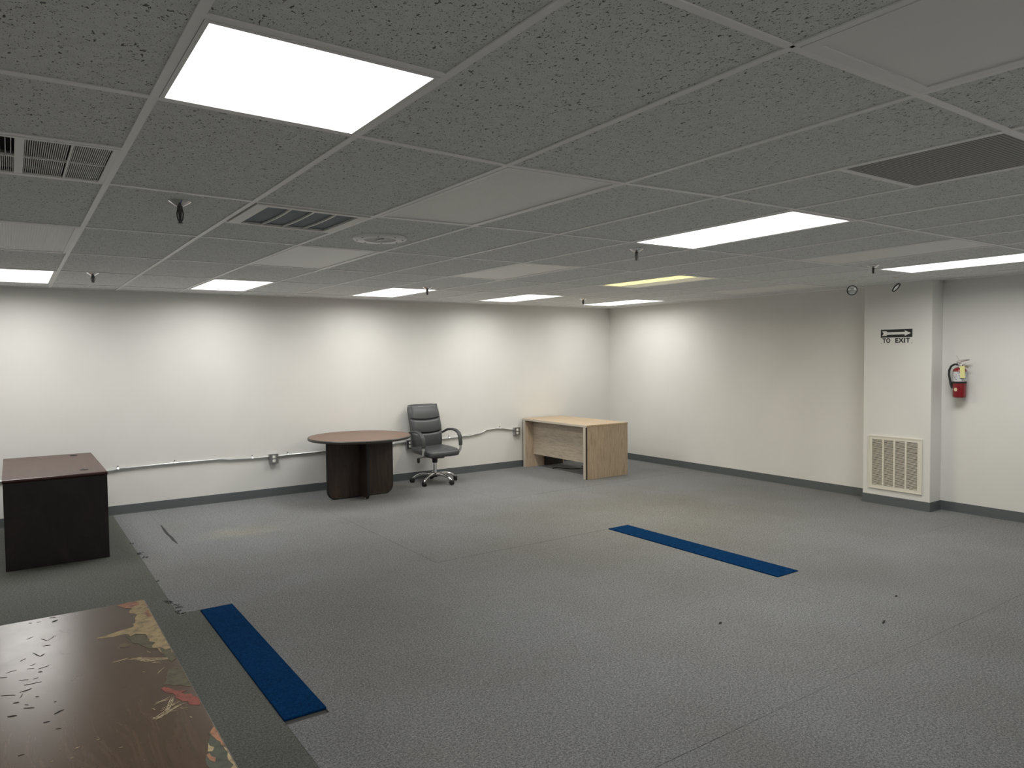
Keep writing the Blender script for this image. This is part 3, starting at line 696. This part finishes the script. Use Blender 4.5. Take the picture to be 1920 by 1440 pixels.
def strokes(name, segs, mat, w, seed, jit=.0):
    rnd = random.Random(seed); mb = MB()
    for s in segs:
        (a, b), (c_, d) = s[0], s[1]; ww = w*(s[2] if len(s) > 2 else 1)
        L = math.hypot(c_-a, d-b) or 1e-4; n = max(3, int(L/.008)); px, py = -(d-b)/L, (c_-a)/L; up = []; dn = []
        bow = rnd.uniform(-.08, .08)*L
        for k in range(n+1):
            t = k/n; wd = ww*(.15+math.sin(math.pi*t)**.7)*rnd.uniform(.5, 1.1); off = bow*math.sin(math.pi*t)+rnd.uniform(-1, 1)*jit
            x, y = a+(c_-a)*t+px*off-tcx, b+(d-b)*t+py*off-tcy
            up.append((x+px*wd, y+py*wd)); dn.append((x-px*wd, y-py*wd))
        mb.prism(up+dn[::-1], .7397, .7407)
    o = obj(name, mb, mat, wt); o['kind'] = 'stuff'; return o
SCR = [((.284,2.581),(.397,2.509)),((.288,2.584),(.33,2.57)),((.238,2.592),(.279,2.596)),((.299,2.565),(.367,2.495)),((.323,2.564),(.404,2.508)),((.291,2.587),(.35,2.516)),((.315,2.558),(.384,2.513)),((.329,2.537),(.4,2.502)),((.341,2.412),(.367,2.45)),((.341,2.62),(.35,2.601)),((.304,2.454),(.312,2.45)),((.281,2.113),(.306,2.107)),((.284,2.113),(.346,2.171)),((.295,2.111),(.356,2.156)),((.289,2.111),(.336,2.145)),((.308,2.117),(.353,2.209)),((.327,2.16),(.348,2.217)),((.307,2.15),(.36,2.178)),((.312,2.123),(.362,2.156)),((.304,2.21),(.341,2.21)),((.291,2.182),(.297,2.165)),((.322,2.131),(.348,2.128)),((.34,2.151),(.375,2.159)),((.349,2.136),(.375,2.125)),((.367,2.07),(.373,2.059)),((.148,2.081),(.158,2.08)),((.1,2.065),(.114,2.069)),((.088,2.021),(.097,2.021)),((.191,2.006),(.2,2.003)),((.05,2.03),(.055,2.032))]
rnd = random.Random(3)
ext = [((a[0]+rnd.uniform(-.008,.008), a[1]+rnd.uniform(-.012,.012)), (b[0]+rnd.uniform(-.01,.006), b[1]+rnd.uniform(-.015,.015))) for a, b in SCR[:8]+SCR[11:20]]
strokes('white_scratches', SCR+[(a, (min(b[0], .406), b[1])) for a, b in ext], M['w_scratch'], .0008, 5, .0006)
BLK = [((.095,3.119),(.116,3.138),5),((.016,2.98),(.037,2.998),1),((.057,2.957),(.075,2.924),1),((.075,2.924),(.097,2.964),1),((.06,2.877),(.083,2.872),2),((.032,2.828),(.05,2.78),1.5),((.05,2.78),(.064,2.799),2),((-.004,2.775),(.012,2.791),1),((.013,2.692),(.032,2.684),1),((.041,2.672),(.071,2.682),1.5),((.041,2.644),(.052,2.64),3),((.003,2.563),(.047,2.559),1.2),((-.008,2.515),(.022,2.524),3),((-.008,2.472),(-.001,2.502),1),((-.052,2.519),(-.018,2.501),2),((-.024,2.447),(-.009,2.442),4),((0,2.393),(.025,2.378),1.5),((.003,2.416),(.012,2.407),1.5),((-.037,2.36),(-.015,2.354),4),((.068,2.301),(.092,2.318),3),((.042,2.266),(.057,2.264),4),((-.041,2.695),(-.014,2.701),1),((-.056,2.668),(-.038,2.658),1),((-.009,2.607),(.015,2.599),1),((.027,2.595),(.04,2.6),1),((.036,2.724),(.02,2.714),1),((.029,2.453),(.038,2.449),1.5),((.067,2.207),(.08,2.202),1.5),((.091,3.18),(.11,3.173),2),((.025,3.166),(.035,3.154),1),((.05,3.152),(.063,3.151),1),((.071,2.386),(.078,2.385),1.5),((-.015,2.109),(-.002,2.111),1.2)]
strokes('dark_gouges', BLK, M['w_mark'], .0011, 9, .0008)

# ------------------------------------------------------------------ round table
rt = thing('round_table', 'round brown-topped table on a dark crossed-panel base', 'table', (3.452, 8.215, 0))
obj('table_top', MB().lathe([(.0005,.712),(.592,.712),(.600,.740),(.0005,.740)], 72), M['rtop'], rt, smooth=True)
obj('edge_band', MB().lathe([(.590,.708),(.605,.708),(.612,.716),(.613,.732),(.607,.740),(.600,.7405),(.598,.7405),(.590,.712)], 72), M['rim'], rt, smooth=True, label='dark rounded rim')
def base_panel(w0, w1, z0, z1, rr):
    pts = [(w0, z1), (w0, z0+rr)]+[(w0+rr-rr*math.cos(a), z0+rr-rr*math.sin(a)) for a in [math.pi/2*k/8 for k in range(1, 9)]]
    pts += [(w1-rr+rr*math.sin(a), z0+rr-rr*math.cos(a)) for a in [math.pi/2*k/8 for k in range(0, 9)]]+[(w1, z1)]
    return pts
pp = base_panel(-.412, .412, .012, .712, .10)
th_ = .016
pb = obj('base_panel', MB().prism(pp, -th_, th_).xf(lambda x, y, z: (x, z, y)), M['rbase'], rt)
obj('edge_trim', MB().tube([(x, 0, z) for x, z in pp], .0175, 6), M['blk'], pb)
pq = base_panel(-.215, -.022, .012, .712, .045)
for s in (1, -1):
    q_ = [(x, z) for x, z in base_panel(.0175, .225, .012, .712, .05)]
    q_ = [(x, z) if x > .1 else (.0175, z if z > .05 else .012) for x, z in q_]
    qb = obj('base_panel', MB().prism(q_, -th_, th_).xf(lambda x, y, z, s=s: (z, -s*x, y)), M['rbase'], rt)
    obj('edge_trim', MB().tube([(0, -s*x, z) for x, z in q_ if x > .1], .0175, 6), M['blk'], qb)
for (x, y) in ((-.27, 0), (.27, 0), (0, -.14), (0, .14)):
    obj('glide', MB().lathe([(.0005,0),(.012,0),(.012,.004),(.006,.012),(.0005,.012)], 10, (x, y, 0)), M['outlet'], rt)

# ------------------------------------------------------------------ office chair
ch = thing('office_chair', 'black padded office chair with chrome star base by the back wall', 'chair', (4.628, 8.493, 0), math.radians(2))
HUBZ = .105
for k in range(5):
    a = math.radians(-2+358-360+72*k); ca, sa = math.cos(a), math.sin(a)
    pth = [(.02*ca,.02*sa,HUBZ+.005), (.09*ca,.09*sa,HUBZ+.016), (.17*ca,.17*sa,HUBZ+.012), (.24*ca,.24*sa,HUBZ-.008), (.295*ca,.295*sa,HUBZ-.04), (.305*ca,.305*sa,.052)]
    lg = obj('leg', MB().tube(pth, [.020,.019,.018,.016,.014,.011], 10), M['chrome'], ch, smooth=True)
    b = a+1.0; cb, sb = math.cos(b), math.sin(b)
    def wheel(off):
        mb = MB().lathe([(.0005,-.011),(.025,-.011),(.032,-.007),(.032,.007),(.025,.011),(.0005,.011)], 18)
        return mb.xf(lambda x, y, z: (.308*ca+(z+off)*(-sb)+x*cb, .308*sa+(z+off)*cb+x*sb, .0325+y))
    cs = obj('caster', wheel(.013), M['blk'], ch, smooth=True); obj('caster_wheel', wheel(-.013), M['blk'], cs, smooth=True)
    obj('caster_hood', MB().superell((.306*ca, .306*sa, .048), (.028,.028,.018), .8, .8, 14, 8), M['blk'], cs, smooth=True)
obj('hub', MB().lathe([(.0005,.075),(.034,.078),(.036,.12),(.030,.135),(.0005,.135)], 20), M['blk'], ch, smooth=True)
obj('gas_column', MB().lathe([(.0005,.13),(.025,.13),(.025,.29),(.0005,.29)], 18), M['chrome'], ch, smooth=True)
obj('column_collar', MB().lathe([(.0005,.275),(.034,.27),(.040,.33),(.0005,.34)], 18), M['blk'], ch, smooth=True)
obj('tilt_mechanism', MB().box(-.09, .09, -.11, .11, .335, .385), M['blk'], ch, bevel=.012)
lv = obj('height_lever', MB().tube([(-.08,-.02,.36), (-.2,-.04,.362), (-.275,-.055,.358)], .005, 6), M['blk'], ch)
obj('lever_paddle', MB().superell((-.284,-.06,.330), (.015,.024,.034), .6, .6, 12, 8), M['blk'], lv, smooth=True)
def seat_warp(x, y, z):
    t = (y+.255)/.5                                   # 0 at the front edge
    z2 = z+.018*max(0, t-.3)-.020*max(0, .25-t)/.25+.012*abs(x/.25)**2*(1 if z > .43 else 0)
    return (x*(1-.06*max(0, t-.5)), y, z2)
obj('seat', MB().superell((0,-.015,.428), (.252,.258,.045), .45, .28, 40, 16).xf(seat_warp), M['leather'], ch, smooth=True)
def back_y(z): t = (z-.42)/.62; return .185+.03*t+.085*t*t-.025*math.sin(math.pi*min(1, max(0, t*1.1)))
bk = obj('backrest', MB().superell((0,0,0), (.236,.022,.305), .25, .16, 36, 20).xf(lambda x, y, z: (x, y+back_y(z+.735)+.03, z+.735)), M['leather'], ch, smooth=True)
edges = [.435, .675, .853, 1.035]
for k in range(3):
    za, zb = edges[k], edges[k+1]
    def pad(u, v, za=za, zb=zb, k=k):
        x = (u-.5)*.452
        dip = .022*(1-(2*u-1)**2)
        z = (za-(dip if k > 0 else 0))+((zb-(dip if k < 2 else 0))-(za-(dip if k > 0 else 0)))*v
        puff = (1-abs(2*u-1)**8)**.5*(1-abs(2*v-1)**14)**.5*(.75+.25*math.sin(math.pi*v))
        return (x, back_y(z)+.009-.028*puff, z)
    mb = MB().grid(pad, 20, 12)
    n0 = len(mb.v); back = [(x, back_y(z)+.02, z) for x, y, z in mb.v]
    mb.add(back, [tuple(reversed(f)) for f in list(mb.f)])
    nu = 21
    ring_ = [i for i in range(20)]+[j*nu+20 for j in range(12)]+[12*nu+20-i for i in range(20)]+[(12-j)*nu for j in range(12)]
    for q in range(len(ring_)):
        a, b = ring_[q], ring_[(q+1) % len(ring_)]; mb.f.append((a, b, n0+b, n0+a))
    obj('back_cushion', mb, M['leather'], bk, smooth=True)
for s in (-1, 1):
    X = s*.283
    path = [(s*.245,.215,.640), (X,.185,.668), (X,.10,.694), (X,.0,.700), (X,-.09,.692), (X,-.155,.664), (X,-.190,.615), (X,-.200,.545), (X,-.200,.50)]
    ar = obj('armrest', MB().tube(path, [.012,.015,.017,.018,.018,.018,.018,.018,.016], 8, sx=1.6, side=(1,0,0)), M['arm'], ch, smooth=True)
    obj('armrest_bar', MB().tube([(X,-.199,.51), (X,-.197,.45), (X-s*.006,-.17,.405), (X-s*.06,-.10,.385), (X-s*.17,-.06,.382)], .011, 8, sx=1.5, side=(1,0,0)), M['chrome'], ar, smooth=True)

# ------------------------------------------------------------------ pale wood desk, far corner
X0, X1, Y0, Y1 = 6.345, 7.105, 7.385, 8.872
pd = thing('pale_wood_desk', 'pale oak desk with recessed back panel in the far corner', 'desk', ((X0+X1)/2, (Y0+Y1)/2, 0))
hx, hy = (X1-X0)/2, (Y1-Y0)/2
obj('desk_top', MB().box(-hx, hx, -hy, hy, .713, .738), M['lwt'], pd, bevel=.004)
obj('top_edge', MB().box(-hx-.006, -hx, -hy, hy, .708, .737), M['lwe'], pd, bevel=.002, label='pale edge strip')
for s in (-1, 1):
    y_out = s*(hy-.002); y_gap = s*(hy-.022); y_in = s*(hy-.070)
    e = obj('end_panel', MB().box(-hx+.010, hx-.004, min(y_out, y_gap), max(y_out, y_gap), 0, .713), M['lwv'], pd, bevel=.0015)
    obj('edge_molding', MB().box(-hx+.003, -hx+.0105, min(y_out, y_gap), max(y_out, y_gap), 0, .711), M['dkbrown'], e, label='dark edge molding')
    obj('inner_panel', MB().box(-hx+.008, hx-.02, min(y_gap, y_in), max(y_gap, y_in), 0, .713), M['lwv'], e, bevel=.001)
    obj('front_edge', MB().box(-hx-.006, -hx+.008, min(y_gap, y_in), max(y_gap, y_in), 0, .708), M['lwe'], e, bevel=.003)
obj('modesty_panel', MB().box(.155-hx, .175-hx, -hy+.072, hy-.072, .190, .713), M['lwh'], pd)
obj('drawer_side', MB().box(.36-hx, hx-.06, hy-.10, hy-.0705, 0, .70), M['dkbrown'], pd)
cd = obj('power_cord', MB().tube([(6.57,8.427,.006), (6.62,8.435,.012), (6.68,8.45,.006), (6.70,8.36,.006), (6.74,8.25,.006), (6.86,8.17,.006), (6.97,8.18,.006), (7.03,8.23,.006), (7.06,8.34,.006)], .006, 8), M['rubber'], None, smooth=True)
tag(cd, 'black power cord lying on the carpet under the pale desk', 'cord')
